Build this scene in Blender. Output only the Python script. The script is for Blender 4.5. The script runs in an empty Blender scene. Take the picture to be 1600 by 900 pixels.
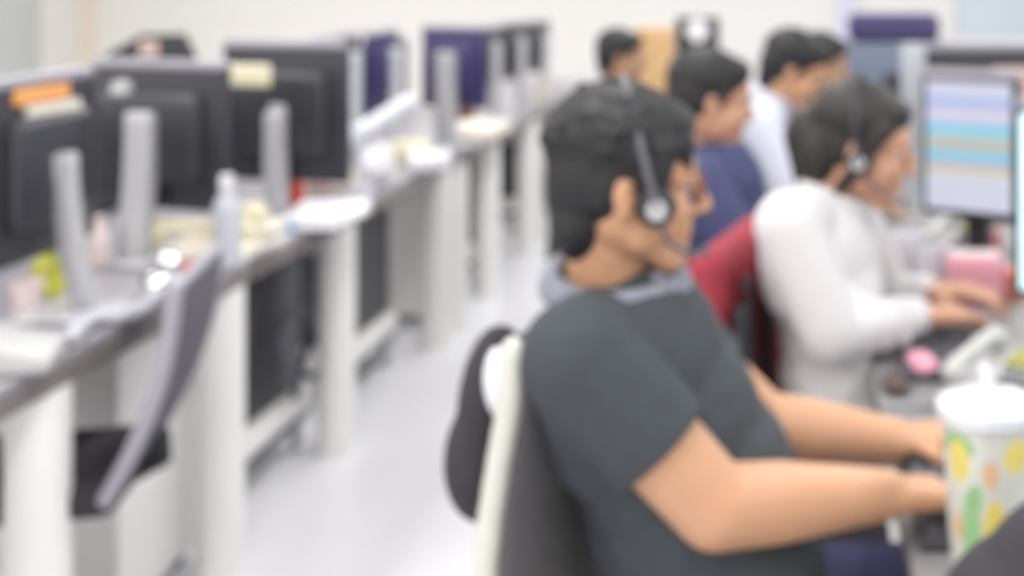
import bpy, bmesh, math, random
from mathutils import Vector, Matrix, Euler
R = math.radians
rnd = random.Random(7)
scene = bpy.context.scene
C = scene.collection
# ------------------------------------------------------------------ camera, light, exposure
F = 2000.0; CX, CY, CH = 1245.0, -40.0, 1.55
cam_d = bpy.data.cameras.new('camera'); cam = bpy.data.objects.new('camera', cam_d); C.objects.link(cam)
cam.location = (0, 0, CH); cam.rotation_euler = (R(90), 0, 0)
cam_d.sensor_width = 36; cam_d.lens = 36 * F / 1600
cam_d.shift_x = -(CX - 800) / 1600; cam_d.shift_y = (CY - 450) / 1600
cam_d.clip_start = .02
cam_d.dof.use_dof = True; cam_d.dof.focus_distance = .55; cam_d.dof.aperture_fstop = 5.5
scene.camera = cam
w = bpy.data.worlds.new('world'); scene.world = w; w.use_nodes = True
w.node_tree.nodes['Background'].inputs[0].default_value = (.95, .97, 1, 1)
w.node_tree.nodes['Background'].inputs[1].default_value = .6
vs = scene.view_settings
vs.view_transform = 'Standard'; vs.look = 'None'; vs.gamma = 1; vs.use_curve_mapping = False
vs.exposure = -0.52
CEIL = 2.85
def lamp(x, y, sx, sy, e):
    l = bpy.data.lights.new('ceiling_tube_light', 'AREA'); l.shape = 'RECTANGLE'; l.size = sx; l.size_y = sy
    l.energy = e; l.color = (1, .985, .965)
    o = bpy.data.objects.new('ceiling_tube_light', l); C.objects.link(o); o.location = (x, y, CEIL - .07)
LAMPS = [(-4.5, 3.6), (-2.5, 3.6), (-.45, 3.6), (1.7, 3.6)]
for x, y in LAMPS: lamp(x, y, .22, 11.2, 187)

def P(px, py, d): return Vector(((px - CX) * d / F, d, CH - (py - CY) * d / F))
def X(px, d): return (px - CX) * d / F
DZ = .75; LZ = .80
def D(py, z=LZ): return (CH - z) * F / (py - CY)

# ------------------------------------------------------------------ materials
def mat(name, col, rough=.5, metal=0, noise=0, scale=20, emit=0, trans=0, bump=0, sheen=0, sss=0, coat=0, spec=None):
    m = bpy.data.materials.new(name); m.use_nodes = True
    nt = m.node_tree; b = nt.nodes['Principled BSDF']
    c = (*col, 1)
    b.inputs['Base Color'].default_value = c; b.inputs['Roughness'].default_value = rough; b.inputs['Metallic'].default_value = metal
    b.inputs['Transmission Weight'].default_value = trans; b.inputs['Sheen Weight'].default_value = sheen
    b.inputs['Coat Weight'].default_value = coat
    if spec is not None: b.inputs['Specular IOR Level'].default_value = spec
    if sss:
        b.inputs['Subsurface Weight'].default_value = sss; b.inputs['Subsurface Radius'].default_value = (.012, .005, .003)
        b.inputs['Subsurface Scale'].default_value = 1
    if noise or bump:
        tc = nt.nodes.new('ShaderNodeTexCoord'); n = nt.nodes.new('ShaderNodeTexNoise'); n.inputs['Scale'].default_value = scale
        n.inputs['Detail'].default_value = 4; nt.links.new(tc.outputs['Object'], n.inputs['Vector'])
        if noise:
            mx = nt.nodes.new('ShaderNodeMix'); mx.data_type = 'RGBA'
            mx.inputs[6].default_value = (*[k * (1 - noise) for k in col], 1); mx.inputs[7].default_value = (*[min(1, k * (1 + noise)) for k in col], 1)
            nt.links.new(n.outputs['Fac'], mx.inputs[0]); nt.links.new(mx.outputs[2], b.inputs['Base Color'])
        if bump:
            bp = nt.nodes.new('ShaderNodeBump'); bp.inputs['Strength'].default_value = bump; bp.inputs['Distance'].default_value = .004
            nt.links.new(n.outputs['Fac'], bp.inputs['Height']); nt.links.new(bp.outputs['Normal'], b.inputs['Normal'])
    if emit:
        b.inputs['Emission Color'].default_value = c; b.inputs['Emission Strength'].default_value = emit
    return m
def srgb(r, g, b): return tuple(((v / 255) / 12.92 if v <= 10 else (((v / 255) + .055) / 1.055) ** 2.4) for v in (r, g, b))
M = dict(
    wall=mat('wall_paint', (.775, .755, .73), .8, noise=.03, scale=1.5),
    wall_cool=mat('cool_wall_paint', (.70, .74, .78), .8, noise=.03, scale=1.5),
    ceil=mat('ceiling_tile', (.82, .82, .82), .9, noise=.03, scale=8),
    floor=mat('floor_vinyl', (.76, .76, .80), .32, noise=.05, scale=3),
    trim=mat('trim_cream', (.78, .70, .56), .5, noise=.05), trim2=mat('trim_lilac', (.66, .66, .82), .5, noise=.04),
    frost=mat('frosted_pane', (.50, .52, .50), .35, noise=.05, scale=2), bluepane=mat('pale_blue_pane', (.58, .64, .69), .5, noise=.04, scale=2),
    whitemetal=mat('white_powder_coat', (.80, .80, .78), .4, noise=.04, scale=6),
    desk_top=mat('laminate_grey', (.34, .33, .36), .3, noise=.12, scale=9),
    desk_edge=mat('edge_band', (.21, .185, .18), .45, noise=.15, scale=12),
    rdesk_top=mat('laminate_light', (.25, .245, .25), .45, noise=.1, scale=9),
    black=mat('black_plastic', (.02, .021, .026), .42, noise=.25, scale=10), black2=mat('charcoal_plastic', (.035, .036, .044), .35, noise=.2, scale=10),
    gloss=mat('gloss_black', (.02, .02, .03), .15, noise=.1), lav=mat('lavender_and_lit_bezel', (.34, .33, .38), .35, noise=.1),
    bezel=mat('headband_grey', (.11, .11, .125), .35, noise=.08), silver=mat('stand_silver', (.47, .47, .49), .4, .1, noise=.06), silver2=mat('stand_white', (.60, .61, .67), .45, noise=.06),
    chrome=mat('chrome', (.95, .95, .97), .03, 1, noise=.01), logo=mat('round_logo', (.55, .56, .57), .4, noise=.05),
    fabric=mat('chair_fabric', (.16, .156, .16), .9, noise=.25, scale=60, bump=.3), fabric_d=mat('dark_fabric', (.032, .030, .036), .9, noise=.25, scale=60, bump=.3),
    fabric_p=mat('mauve_fabric', (.10, .095, .12), .85, noise=.2, scale=60, bump=.3),
    cframe=mat('chair_frame_cream', (.60, .59, .54), .35, noise=.05), maroon=mat('maroon_cloth', (.29, .026, .042), .85, noise=.3, scale=12, bump=.4),
    skin=mat('skin', (.55, .30, .175), .5, noise=.1, scale=14, sss=.15), skin2=mat('skin_rosy', (.54, .29, .19), .5, noise=.1, scale=14, sss=.15),
    skin3=mat('skin_tan', (.40, .23, .14), .5, noise=.1, scale=14, sss=.1),
    lips=mat('lips', (.45, .14, .11), .5, noise=.1), hair=mat('hair_black', (.010, .0095, .011), .62, noise=.4, scale=40, bump=.3), hair_b=mat('hair_dark_brown', (.017, .014, .013), .6, noise=.4, scale=40, bump=.3),
    eye=mat('eye_dark', (.02, .015, .012), .1, noise=.1), eyew=mat('eye_white', (.7, .68, .65), .2, noise=.03),
    shirt=mat('grey_polo', (.042, .050, .058), .85, noise=.2, scale=40, bump=.3), collar=mat('collar_stripe', (.22, .23, .28), .8, noise=.5, scale=50),
    white_sh=mat('white_blouse', (.64, .62, .63), .8, noise=.04, scale=20, bump=.3), white_sh2=mat('white_shirt', (.58, .60, .70), .8, noise=.04, scale=20, bump=.3),
    navy=mat('navy_jacket', (.045, .052, .13), .8, noise=.2, scale=30, bump=.3), jeans=mat('navy_trousers', (.025, .028, .08), .85, noise=.25, scale=50, bump=.3),
    dress=mat('grey_skirt', (.25, .25, .25), .85, noise=.2, scale=40), shoe=mat('shoe', (.03, .03, .03), .5, noise=.2),
    dark_sh=mat('charcoal_top', (.05, .05, .06), .85, noise=.2, scale=30), purple=mat('dark_purple_cloth', (.06, .05, .14), .75, noise=.3, scale=8),
    bluegrey=mat('blue_grey_panel', (.17, .20, .28), .6, noise=.15, scale=6), purple_p=mat('indigo_plastic', (.04, .032, .11), .4, noise=.15),
    cream=mat('cream_plastic', (.74, .69, .50), .45, noise=.05), cream2=mat('cream_paper', (.70, .66, .58), .8, noise=.08), paper=mat('white_paper', (.78, .76, .80), .8, noise=.04),
    yellow=mat('yellow_green', (.55, .55, .08), .4, noise=.15), red=mat('red_plastic', (.75, .10, .07), .4, noise=.08), blue=mat('blue_plastic', (.12, .32, .60), .4, noise=.1),
    beige=mat('beige_pink', (.55, .40, .36), .5, noise=.12), pinkw=mat('pink_white', (.75, .62, .62), .4, noise=.06), orange=mat('orange_note', (.80, .36, .12), .8, noise=.08),
    pink=mat('pink_box', (.80, .36, .45), .6, noise=.12), pink2=mat('rose_tag', (.68, .25, .30), .6, noise=.1), coral=mat('coral', (.72, .30, .22), .6, noise=.1),
    phone=mat('phone_grey', (.48, .48, .47), .45, noise=.05), lcd=mat('olive_lcd', (.30, .30, .08), .25, noise=.08), keyb=mat('keyboard_dark', (.05, .05, .06), .55, noise=.2),
    mauve=mat('keyboard_keys', (.10, .10, .12), .5, noise=.15), white=mat('white_plastic', (.76, .76, .80), .35, noise=.03), brown=mat('brown_cup', (.22, .10, .06), .5, noise=.1),
    brown_d=mat('dark_brown_plastic', (.07, .045, .04), .4, noise=.1), card=mat('cardboard', (.60, .38, .19), .85, noise=.08), lid=mat('cup_lid', (.68, .70, .74), .2, noise=.03), clear=mat('cup_clear', (.62, .63, .58), .15, noise=.05),
    cupg=mat('print_green', (.28, .50, .22), .35, noise=.2, scale=30), cupy=mat('print_yellow', (.74, .62, .16), .35, noise=.1, scale=30), cupo=mat('print_orange', (.70, .45, .28), .35, noise=.1),
    glassr=mat('spectacle_frame', (.14, .04, .04), .3, noise=.1), cable=mat('cable_white', (.52, .52, .57), .45, noise=.05), cable_d=mat('cable_dark', (.09, .09, .12), .5, noise=.1),
    glow=mat('tube_diffuser', (1, .99, .97), .5, emit=2.5), cyan_scr=mat('screen_cyan_white', (.62, .86, .93), .3, emit=1.05), post=mat('pale_grey_panel', (.50, .53, .57), .5, noise=.05),
)
# screen with coloured rows of a call list
def screen_mat():
    m = bpy.data.materials.new('screen_rows'); m.use_nodes = True; nt = m.node_tree; b = nt.nodes['Principled BSDF']
    tc = nt.nodes.new('ShaderNodeTexCoord'); sp = nt.nodes.new('ShaderNodeSeparateXYZ'); nt.links.new(tc.outputs['Generated'], sp.inputs[0])
    cr = nt.nodes.new('ShaderNodeValToRGB'); nt.links.new(sp.outputs['Z'], cr.inputs[0]); cr.color_ramp.interpolation = 'CONSTANT'
    rows = [(0, (222, 225, 245)), (.25, (222, 232, 225)), (.29, (225, 205, 195)), (.36, (160, 205, 240)), (.42, (150, 222, 242)), (.465, (205, 200, 190)), (.54, (210, 200, 195)),
            (.565, (165, 228, 240)), (.61, (150, 215, 245)), (.67, (210, 222, 248)), (.72, (235, 222, 240)), (.78, (205, 215, 250)), (.82, (180, 192, 248)), (.86, (215, 222, 250)), (.93, (228, 228, 250))]
    els = cr.color_ramp.elements; els[0].position = 0; els[0].color = (*srgb(*rows[0][1]), 1); els[1].position = rows[1][0]; els[1].color = (*srgb(*rows[1][1]), 1)
    for p, c in rows[2:]: e = els.new(p); e.color = (*srgb(*c), 1)
    b.inputs['Base Color'].default_value = (.02, .02, .02, 1); b.inputs['Roughness'].default_value = .4
    nt.links.new(cr.outputs[0], b.inputs['Emission Color']); b.inputs['Emission Strength'].default_value = 1.22
    return m
M['rows'] = screen_mat()

# ------------------------------------------------------------------ mesh helpers
import numpy as np
_cache = {}
def _tmpl(kind, *a):
    k = (kind,) + a
    if k not in _cache:
        bm = bmesh.new()
        if kind == 'sph': bmesh.ops.create_uvsphere(bm, u_segments=a[0], v_segments=a[1], radius=1)
        elif kind == 'cone': bmesh.ops.create_cone(bm, cap_ends=True, segments=a[0], radius1=a[1], radius2=a[2], depth=a[3])
        elif kind == 'box':
            bmesh.ops.create_cube(bm, size=1); bmesh.ops.scale(bm, vec=a[0], verts=bm.verts)
            if a[1]: bmesh.ops.bevel(bm, geom=list(bm.edges), offset=min(a[1], min(a[0]) * .45), segments=3, affect='EDGES', profile=.5)
        bm.verts.ensure_lookup_table(); bm.verts.index_update()
        _cache[k] = (np.array([v.co[:] for v in bm.verts]), [[v.index for v in f.verts] for f in bm.faces]); bm.free()
    return _cache[k]
class MB:
    def __init__(s, T=None): s.V = []; s.Fc = []; s.n = 0; s.MI = {}; s.T = T or Matrix.Identity(4)
    def _add(s, t, m, sc=None):
        v, f = t
        if sc is not None: v = v * np.array(sc)
        A = np.array(s.T @ m); v = v @ A[:3, :3].T + A[:3, 3]
        s.V.append(v); n = s.n; s.Fc += [[i + n for i in q] for q in f]; s.n += len(v); return s
    def _raw(s, verts, faces):
        return s._add((np.array([tuple(v) for v in verts], dtype=float), faces), Matrix.Identity(4))
    def box(s, c, sz, rot=(0, 0, 0), bev=0):
        return s._add(_tmpl('box', tuple(round(float(k), 6) for k in sz), bev), Matrix.Translation(c) @ Euler(rot).to_matrix().to_4x4())
    def cap(s, a, b, ra, rb, seg=16, ball=True):
        a = Vector(a); b = Vector(b); d = b - a; L = max(d.length, 1e-5); q = d.to_track_quat('Z', 'Y').to_matrix().to_4x4()
        s._add(_tmpl('cone', seg, round(ra, 5), round(max(rb, 1e-4), 5), 1.0), Matrix.Translation((a + b) / 2) @ q, (1, 1, L))
        if ball: s.ell(a, (ra,) * 3, seg=seg); s.ell(b, (rb,) * 3, seg=seg)
        return s
    def cyl(s, a, b, ra, rb=None, seg=24): return s.cap(a, b, ra, ra if rb is None else rb, seg, False)
    def ell(s, c, r3, rot=(0, 0, 0), seg=20):
        return s._add(_tmpl('sph', seg, max(8, seg * 2 // 3)), Matrix.Translation(c) @ Euler(rot).to_matrix().to_4x4(), tuple(r3))
    def tube(s, pts, r, seg=10):
        for a, b in zip(pts, pts[1:]): s.cap(a, b, r, r, seg)
        return s
    def lathe(s, c, prof, seg=32, close=True):
        c = Vector(c); vs_ = []; fs = []; n = len(prof)
        for rr, z in prof: vs_ += [c + Vector((rr * math.cos(2 * math.pi * k / seg), rr * math.sin(2 * math.pi * k / seg), z)) for k in range(seg)]
        for j in range(n - 1):
            for k in range(seg): k2 = (k + 1) % seg; fs.append([j * seg + k, j * seg + k2, (j + 1) * seg + k2, (j + 1) * seg + k])
        if close: fs.append(list(range(seg))[::-1]); fs.append([(n - 1) * seg + k for k in range(seg)])
        return s._raw(vs_, fs)
    def prism(s, pts, y0, y1):   # outline in xz, thickness along y
        n = len(pts); vs_ = [(x, y0, z) for x, z in pts] + [(x, y1, z) for x, z in pts]
        fs = [list(range(n)), list(range(n, 2 * n))[::-1]] + [[k, k + n, (k + 1) % n + n, (k + 1) % n] for k in range(n)]
        return s._raw(vs_, fs)
    def build(s, name, m, parent=None, smooth=True, bevel=0, remesh=0, sm=0):
        me = bpy.data.meshes.new(name); me.from_pydata(np.concatenate(s.V).tolist(), [], s.Fc)
        if s.MI:
            for i, k in s.MI.items(): me.polygons[i].material_index = k
        bm = bmesh.new(); bm.from_mesh(me); bmesh.ops.recalc_face_normals(bm, faces=bm.faces); bm.to_mesh(me); bm.free()
        for x in (m if isinstance(m, list) else [m]): me.materials.append(x)
        o = bpy.data.objects.new(name, me); C.objects.link(o)
        if parent is not None:
            rt = parent
            while rt.parent: rt = rt.parent
            if rt.get('_w'): me.transform(Matrix.Translation(rt.location).inverted())
            o.parent = parent
        if remesh:
            md = o.modifiers.new('r', 'REMESH'); md.mode = 'VOXEL'; md.voxel_size = remesh; md.use_smooth_shade = True
            if sm: ms = o.modifiers.new('s', 'SMOOTH'); ms.iterations = sm; ms.factor = .5
        elif bevel:
            md = o.modifiers.new('b', 'BEVEL'); md.width = bevel; md.segments = 3; md.limit_method = 'ANGLE'
        if o.modifiers:
            dg = bpy.context.evaluated_depsgraph_get(); dg.update()
            nm = bpy.data.meshes.new_from_object(o.evaluated_get(dg)); o.modifiers.clear()
            old = o.data; o.data = nm; nm.name = name
        if smooth:
            o.data.polygons.foreach_set('use_smooth', [True] * len(o.data.polygons))
            if not remesh:
                try: o.data.set_sharp_from_angle(angle=R(38))
                except Exception: pass
        return o
def tag(o, label=None, cat=None, group=None, kind=None):
    if label: o['label'] = label
    if cat: o['category'] = cat
    if group: o['group'] = group
    if kind: o['kind'] = kind
    return o
def thing(name, label, cat, loc=(0, 0, 0), rz=0, group=None, world=False):
    o = bpy.data.objects.new(name, None); C.objects.link(o); o.location = loc; o.rotation_euler = (0, 0, rz); o.empty_display_size = .1
    if world: o['_w'] = 1
    return tag(o, label, cat, group)
def struct(name, mb, m): return tag(mb.build(name, m, smooth=False), kind='structure')
def kids(o): return [c for c in bpy.data.objects if c.parent == o]
def copy_tree(o, parent=None):
    c = o.copy(); C.objects.link(c); c.parent = parent
    for ch in kids(o): copy_tree(ch, c)
    return c
def dup(o, loc, rz, label, group=None):
    c = copy_tree(o); c.location = loc; c.rotation_euler = (0, 0, rz); c['label'] = label
    if group: c['group'] = group
    return c

# ------------------------------------------------------------------ room shell
XL, XR, YB, YF = -5.9, 3.4, 10.6, -2.2
struct('floor', MB().box(((XL + XR) / 2, (YB + YF) / 2, -.05), (XR - XL + .4, YB - YF + .4, .1)), M['floor'])
struct('ceiling', MB().box(((XL + XR) / 2, (YB + YF) / 2, CEIL + .05), (XR - XL + .4, YB - YF + .4, .1)), M['ceil'])
struct('wall_back', MB().box(((XL + XR) / 2, YB + .1, CEIL / 2), (XR - XL + .4, .2, CEIL)), M['wall'])
struct('wall_left', MB().box((XL - .1, (YB + YF) / 2, CEIL / 2), (.2, YB - YF, CEIL)), M['wall'])
struct('wall_right', MB().box((XR + .1, (YB + YF) / 2, CEIL / 2), (.2, YB - YF, CEIL)), M['wall_cool'])
struct('wall_front', MB().box(((XL + XR) / 2, YF - .1, CEIL / 2), (XR - XL + .4, .2, CEIL)), M['wall'])
struct('baseboard_back', MB().box(((XL + XR) / 2, YB - .01, .05), (XR - XL, .02, .1)), M['whitemetal'])
struct('baseboard_left', MB().box((XL + .01, (YB + YF) / 2, .05), (.02, YB - YF - .1, .1)), M['whitemetal'])
# grey glazed door and its cream frame on the back wall, far left
dx = X(75, YB)
for x0, x1, z1, nm, mm in ((X(-60, YB) , X(76, YB), 2.1, 'door_1', 'frost'),):
    x0 = max(x0, XL + .02)
    d1 = struct(nm, MB().box(((x0 + x1) / 2 , YB - .03, 1.05), (x1 - x0, .05, 2.1)), M[mm])
# the left wall corner is hit before that, so the glazed door also fills the end of the left wall
struct('window_1', MB().box((XL + .03, 8.9, 1.45), (.05, 2.0, 1.5)), M['frost'])
struct('trim_1', MB().box((X(100, YB), YB - .04, 1.25), (.22, .08, 2.5)), M['trim'])
struct('trim_2', MB().box((X(137, YB), YB - .035, 1.25), (.12, .07, 2.5)), M['trim'])
struct('trim_3', MB().box((X(1322, YB), YB - .03, 1.3), (.13, .06, 2.6)), M['trim2'])
wn = struct('window_2', MB().box(((X(1495, YB) + 3.3) / 2, YB - .03, 1.75), (3.3 - X(1495, YB), .05, 1.5)), M['bluepane'])
MB().box(((X(1495, YB) + 3.3) / 2, YB - .05, 1.0), (3.3 - X(1495, YB) + .1, .1, .05)).build('window_sill', M['whitemetal'], wn)
for i, (x, y) in enumerate(LAMPS):
    t = thing('ceiling_light', ('long fluorescent ceiling light nearest the left wall', 'long fluorescent ceiling light above the left desks', 'long fluorescent ceiling light above the aisle', 'long fluorescent ceiling light nearest the right wall')[i], 'ceiling light', (x, y, CEIL), 0, 'fluorescent ceiling lights')
    MB().box((0, 0, -.02), (.34, 11.3, .04)).build('housing', M['whitemetal'], t)
    MB().box((0, 0, -.05), (.22, 11.2, .02)).build('diffuser', M['glow'], t)

# ------------------------------------------------------------------ desks
DX0, DX1 = -2.18, -1.45
def desk(y0, y1, legs, label, x0=DX0, x1=DX1, top='desk_top', legx=-1.50, group=None, DZ=LZ):
    cy = (y0 + y1) / 2; L = y1 - y0 - .012
    t = thing('office_desk', label, 'desk', ((x0 + x1) / 2, cy, 0), 0, None)
    W = x1 - x0
    MB().box((0, 0, DZ - .011), (W, L, .02), bev=.003).build('desktop', M[top], t)
    MB().box((0, 0, DZ - .044), (W - .004, L - .004, .046), bev=.004).build('edge_band', M['desk_edge'], t)
    for ly in legs:
        for lx in (legx, x0 + .12 if legx < 0 else x1 - .12):
            MB().cyl((lx - (x0 + x1) / 2, ly - cy, .02), (lx - (x0 + x1) / 2, ly - cy, DZ - .067), .060).cyl((lx - (x0 + x1) / 2, ly - cy, 0), (lx - (x0 + x1) / 2, ly - cy, .025), .066).build('leg', M['whitemetal'], t)
    MB().box((-W * .45 if legx < 0 else W * .4, 0, .60), (.03, L - .2, .12)).build('beam', M['whitemetal'], t)
    return t
desk(1.25, 3.42, (1.55, 2.53, 3.33), 'nearest desk of the left row, behind the tilted aisle chair')
desk(3.43, 5.43, (4.17, 5.34), 'second desk of the left row, holding the red bottle and papers')
desk(5.44, 7.3, (5.6, 6.2, 7.12), 'third desk of the left row, with three silver monitor stands')
desk(7.31, 9.2, (7.6, 8.9), 'farthest desk of the left row, near the back wall')
# opposite half of the left row (behind the privacy screen)
RX0, RX1 = .155, .95
def rdesk(y0, y1, legs, label): return desk(y0, y1, legs, label, RX0, RX1, 'rdesk_top', .24, None, DZ)
rdesk(1.0, 2.36, (1.2, 2.2), 'nearest desk on the right, under the tumbler and seated man’s hands'.replace('’', "'"))
rdesk(2.37, 3.72, (2.55, 3.55), 'desk on the right in front of the woman in white')
rdesk(3.73, 5.2, (3.9, 5.0), 'desk on the right beyond the striped screen, below the navy jacket man')
rdesk(5.21, 7.0, (5.4, 6.8), 'farthest desk on the right with the blue grey cabinet')
far = desk(7.2, 8.0, (7.35, 7.85), 'far cross desk carrying the cardboard box and black monitor', -1.1, -.1, 'desk_top', -1.0, None, DZ)
# privacy screen behind the left monitors
for y0, y1, lab in ((1.3, 3.4, 'dark desk divider behind the nearest left monitors'), (3.45, 5.4, 'dark desk divider behind the left row middle monitors'), (5.46, 7.25, 'dark desk divider far along the left row')):
    t = thing('desk_divider', lab, 'desk divider', (-2.215, (y0 + y1) / 2, 0))
    MB().box((0, 0, .90), (.03, y1 - y0, .56), bev=.006).build('panel', M['black2'], t)
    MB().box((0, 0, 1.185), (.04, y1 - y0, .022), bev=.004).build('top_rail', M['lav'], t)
    for s in (-1, 1): MB().box((0, s * (y1 - y0 - .1) / 2, .32), (.03, .05, .64)).cyl((0, s * (y1 - y0 - .1) / 2, 0), (0, s * (y1 - y0 - .1) / 2, .02), .05).build('foot', M['silver'], t)

# white drawer cabinets under the left desks
def drawer_cabinet(y0, y1, label, z1=.66):
    t = thing('drawer_cabinet', label, 'cabinet', (-1.80, (y0 + y1) / 2, 0)); L = y1 - y0
    MB().box((0, 0, z1 / 2 + .02), (.42, L, z1 - .04), bev=.006).build('body', M['whitemetal'], t)
    for k in range(3):
        z = .14 + k * (z1 - .1) / 3
        dr = MB().box((-.218, 0, z), (.016, L - .03, (z1 - .1) / 3 - .012), bev=.003).build('drawer', M['whitemetal'], t)
        MB().box((-.234, 0, z + .05), (.016, .12, .012), bev=.003).build('handle', M['silver'], dr)
    for sx in (-.17, .17):
        for sy in (-1, 1): MB().cyl((sx, sy * (L / 2 - .04) - .012, .022), (sx, sy * (L / 2 - .04) + .012, .022), .022).build('caster', M['black'], t)
    return t
drawer_cabinet(3.0, 3.4, 'white drawer cabinet under the nearest left desk behind the tilted chair', .71)
drawer_cabinet(5.66, 6.05, 'white drawer cabinet under the third left desk')

# black computer towers on cream stands
def tower():
    t = thing('computer_tower', '', 'computer tower', (0, 0, 0))
    MB().box((0, 0, .43), (.19, .50, .44), bev=.012).build('case', M['black'], t)
    fr = MB().box((0, -.253, .43), (.17, .012, .42), bev=.004).build('front_panel', M['black2'], t)
    MB().box((0, -.262, .56), (.13, .008, .03)).build('drive_bay', M['silver'], fr)
    MB().box((0, 0, .165), (.24, .56, .085), bev=.02).build('tray', M['whitemetal'], t)
    MB().box((0, 0, .108), (.23, .54, .026), bev=.008).build('rubber_rim', M['black2'], t)
    for sx in (-1, 1):
        for sy in (-1, 1): MB().cyl((sx * .09 - .014, sy * .22, .03), (sx * .09 + .014, sy * .22, .03), .03).box((sx * .09, sy * .22, .075), (.02, .03, .04)).build('caster', M['silver'], t)
    return t
tw = tower(); tw.location = (-1.72, 3.95, 0); tw['label'] = 'black computer tower on a cream stand, between the two nearest full white legs'; tw['group'] = 'computer towers under the left desks'
for x, y, lab in ((-1.72, 4.86, 'black computer tower under the second left desk, right of the thick white leg'), (-1.70, 6.62, 'third black computer tower along the aisle, under the third desk'), (-1.7, 7.95, 'farthest black computer tower under the last left desk')):
    dup(tw, (x, y, 0), 0, lab)
t = tag(MB().tube([Vector((-1.57 + .02 * math.sin(a * 2), 4.02 + .10 * math.cos(a), .36 + .135 * math.sin(a))) for a in [k * math.pi / 14 for k in range(-3, 30)]], .011).cap((-1.57, 4.1, .47), (-1.59, 4.12, .69), .011, .011).build('cable_coil', M['cable_d']), 'dark coil of cable hanging beside the first black computer tower', 'cable')

# ------------------------------------------------------------------ monitors
def lmon(label, px, d, rz, w_=.5, zt=1.3, zb=.94, ctop=None, **k):
    q = LZ_K; d *= q; f = lambda z: 1.55 - (1.55 - z) * q
    return monitor(label, X(px, d), d, rz, w_ * q, f(zt), f(zb), ctop=f(ctop) if ctop else None, zd=LZ, **k)
LZ_K = .9375
def monitor(label, x, y, rz, w_=.5, zt=1.30, zb=.94, stand='silver', panel='black2', sw=.06, lean=0, screen=None, logo=True, ctop=None, group=None, base=True, zd=DZ):
    """screen faces local +y, back faces local -y; origin on the desk"""
    t = thing('monitor', label, 'monitor', (x, y, zd), rz, group)
    zt -= zd; zb -= zd; H = zt - zb; zc = (zt + zb) / 2
    ctop = (ctop - zd) if ctop else zc + .04
    MB().box((0, .085, zc), (w_, .03, H), bev=.008).build('panel', M[panel], t)
    MB().box((0, .085, zt + .002), (w_ - .01, .034, .022), bev=.004).build('bezel', M['lav'], t)  # pale strip: light on the monitor's top edge put into the colour
    MB().box((0, .062, zc), (w_ * .72, .05, H * .62), bev=.022).build('rear_housing', M[panel], t)
    if screen: MB().box((0, .1015, zc), (w_ - .03, .003, H - .035)).build('screen', M[screen], t, smooth=False)
    else: MB().box((0, .1015, zc), (w_ - .03, .003, H - .035)).build('screen', M['gloss'], t, smooth=False)
    if logo: MB().cyl((w_ * .0 - .1, .072, zc + H * .32), (w_ * .0 - .1, .046, zc + H * .32), .028).build('emblem', M['logo'], t)
    # curved column
    m_ = MB(Matrix.Rotation(R(90), 4, 'Z')); yz = [(.03 - lean * (1 - k / 10) ** 2, .012 + (ctop - .012) * k / 10) for k in range(11)]
    m_.prism([(y_ + .024, z_) for y_, z_ in yz] + [(y_ - .024, z_) for y_, z_ in yz[::-1]], -sw / 2, sw / 2)
    m_.build('stand_column', M[stand], t, bevel=.012)
    MB().box((0, .055, zc), (.06, .05, .06), bev=.008).build('hinge', M[stand], t)
    if base: MB().box((0, .04 - lean * .8, .0075), (.22, .19, .013), bev=.005).build('stand_base', M[stand], t)
    return t
G = 'monitors on the left row'
lmon('nearest left monitor seen from behind, orange note on its top edge', 122, 3.02, R(92), .46, 1.303, .89, sw=.05, lean=.05, ctop=1.13, group=G, logo=False)
lmon('wide black monitor back with a round pale emblem, second from left edge', 207, 3.56, R(-20), .50, 1.293, .885, sw=.085, lean=.03, ctop=1.165, group=G)
lmon('black monitor back behind the red bottle, third along the left row', 422, 4.16, R(-12), .46, 1.317, .865, sw=.065, ctop=1.10, group=G, logo=False)
lmon('fourth monitor along left row, with a broad white stand', 560, 5.45, R(88), .44, 1.28, .92, stand='silver2', sw=.11, ctop=1.22, group=G, logo=False)
lmon('fifth monitor along left row, indigo back and white stand', 628, 5.72, R(90), .40, 1.29, .95, stand='silver2', panel='purple_p', sw=.07, ctop=1.22, group=G, logo=False)
lmon('indigo backed monitor behind the rounded grey stand, sixth along left row', 690, 5.90, R(-25), .37, 1.30, .93, panel='purple_p', sw=.10, ctop=1.19, group=G, logo=False)
lmon('dark monitor near the far end of the left row beside white cups', 782, 7.1, R(80), .42, 1.25, .92, sw=.07, ctop=1.17, group=G, logo=False, stand='silver')
lmon('small dark monitor next to last on the left row', 822, 7.75, R(80), .42, 1.25, .92, sw=.08, ctop=1.17, group=G, logo=False)
lmon('farthest dark monitor at the end of the left row', 858, 8.55, R(80), .42, 1.23, .9, sw=.08, ctop=1.15, group=G, logo=False)
tag(MB().box((-1.652, 2.80, 1.288), (.012, .20, .034), bev=.002).build('sticky_note', M['orange']), 'orange paper strip stuck along the top of the nearest left monitor back', 'note')
tag(MB().box((-1.650, 2.84, 1.250), (.012, .20, .034), bev=.002).build('sticky_note', M['cream2']), 'cream paper strip below the orange one on the nearest left monitor back', 'note')
tag(MB().box(P(385, 118, 3.82), (.16, .02, .065), rot=(0, 0, R(-12)), bev=.01).build('paper_note', M['cream']), 'cream paper strip on the top of the third left monitor', 'note')
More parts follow.
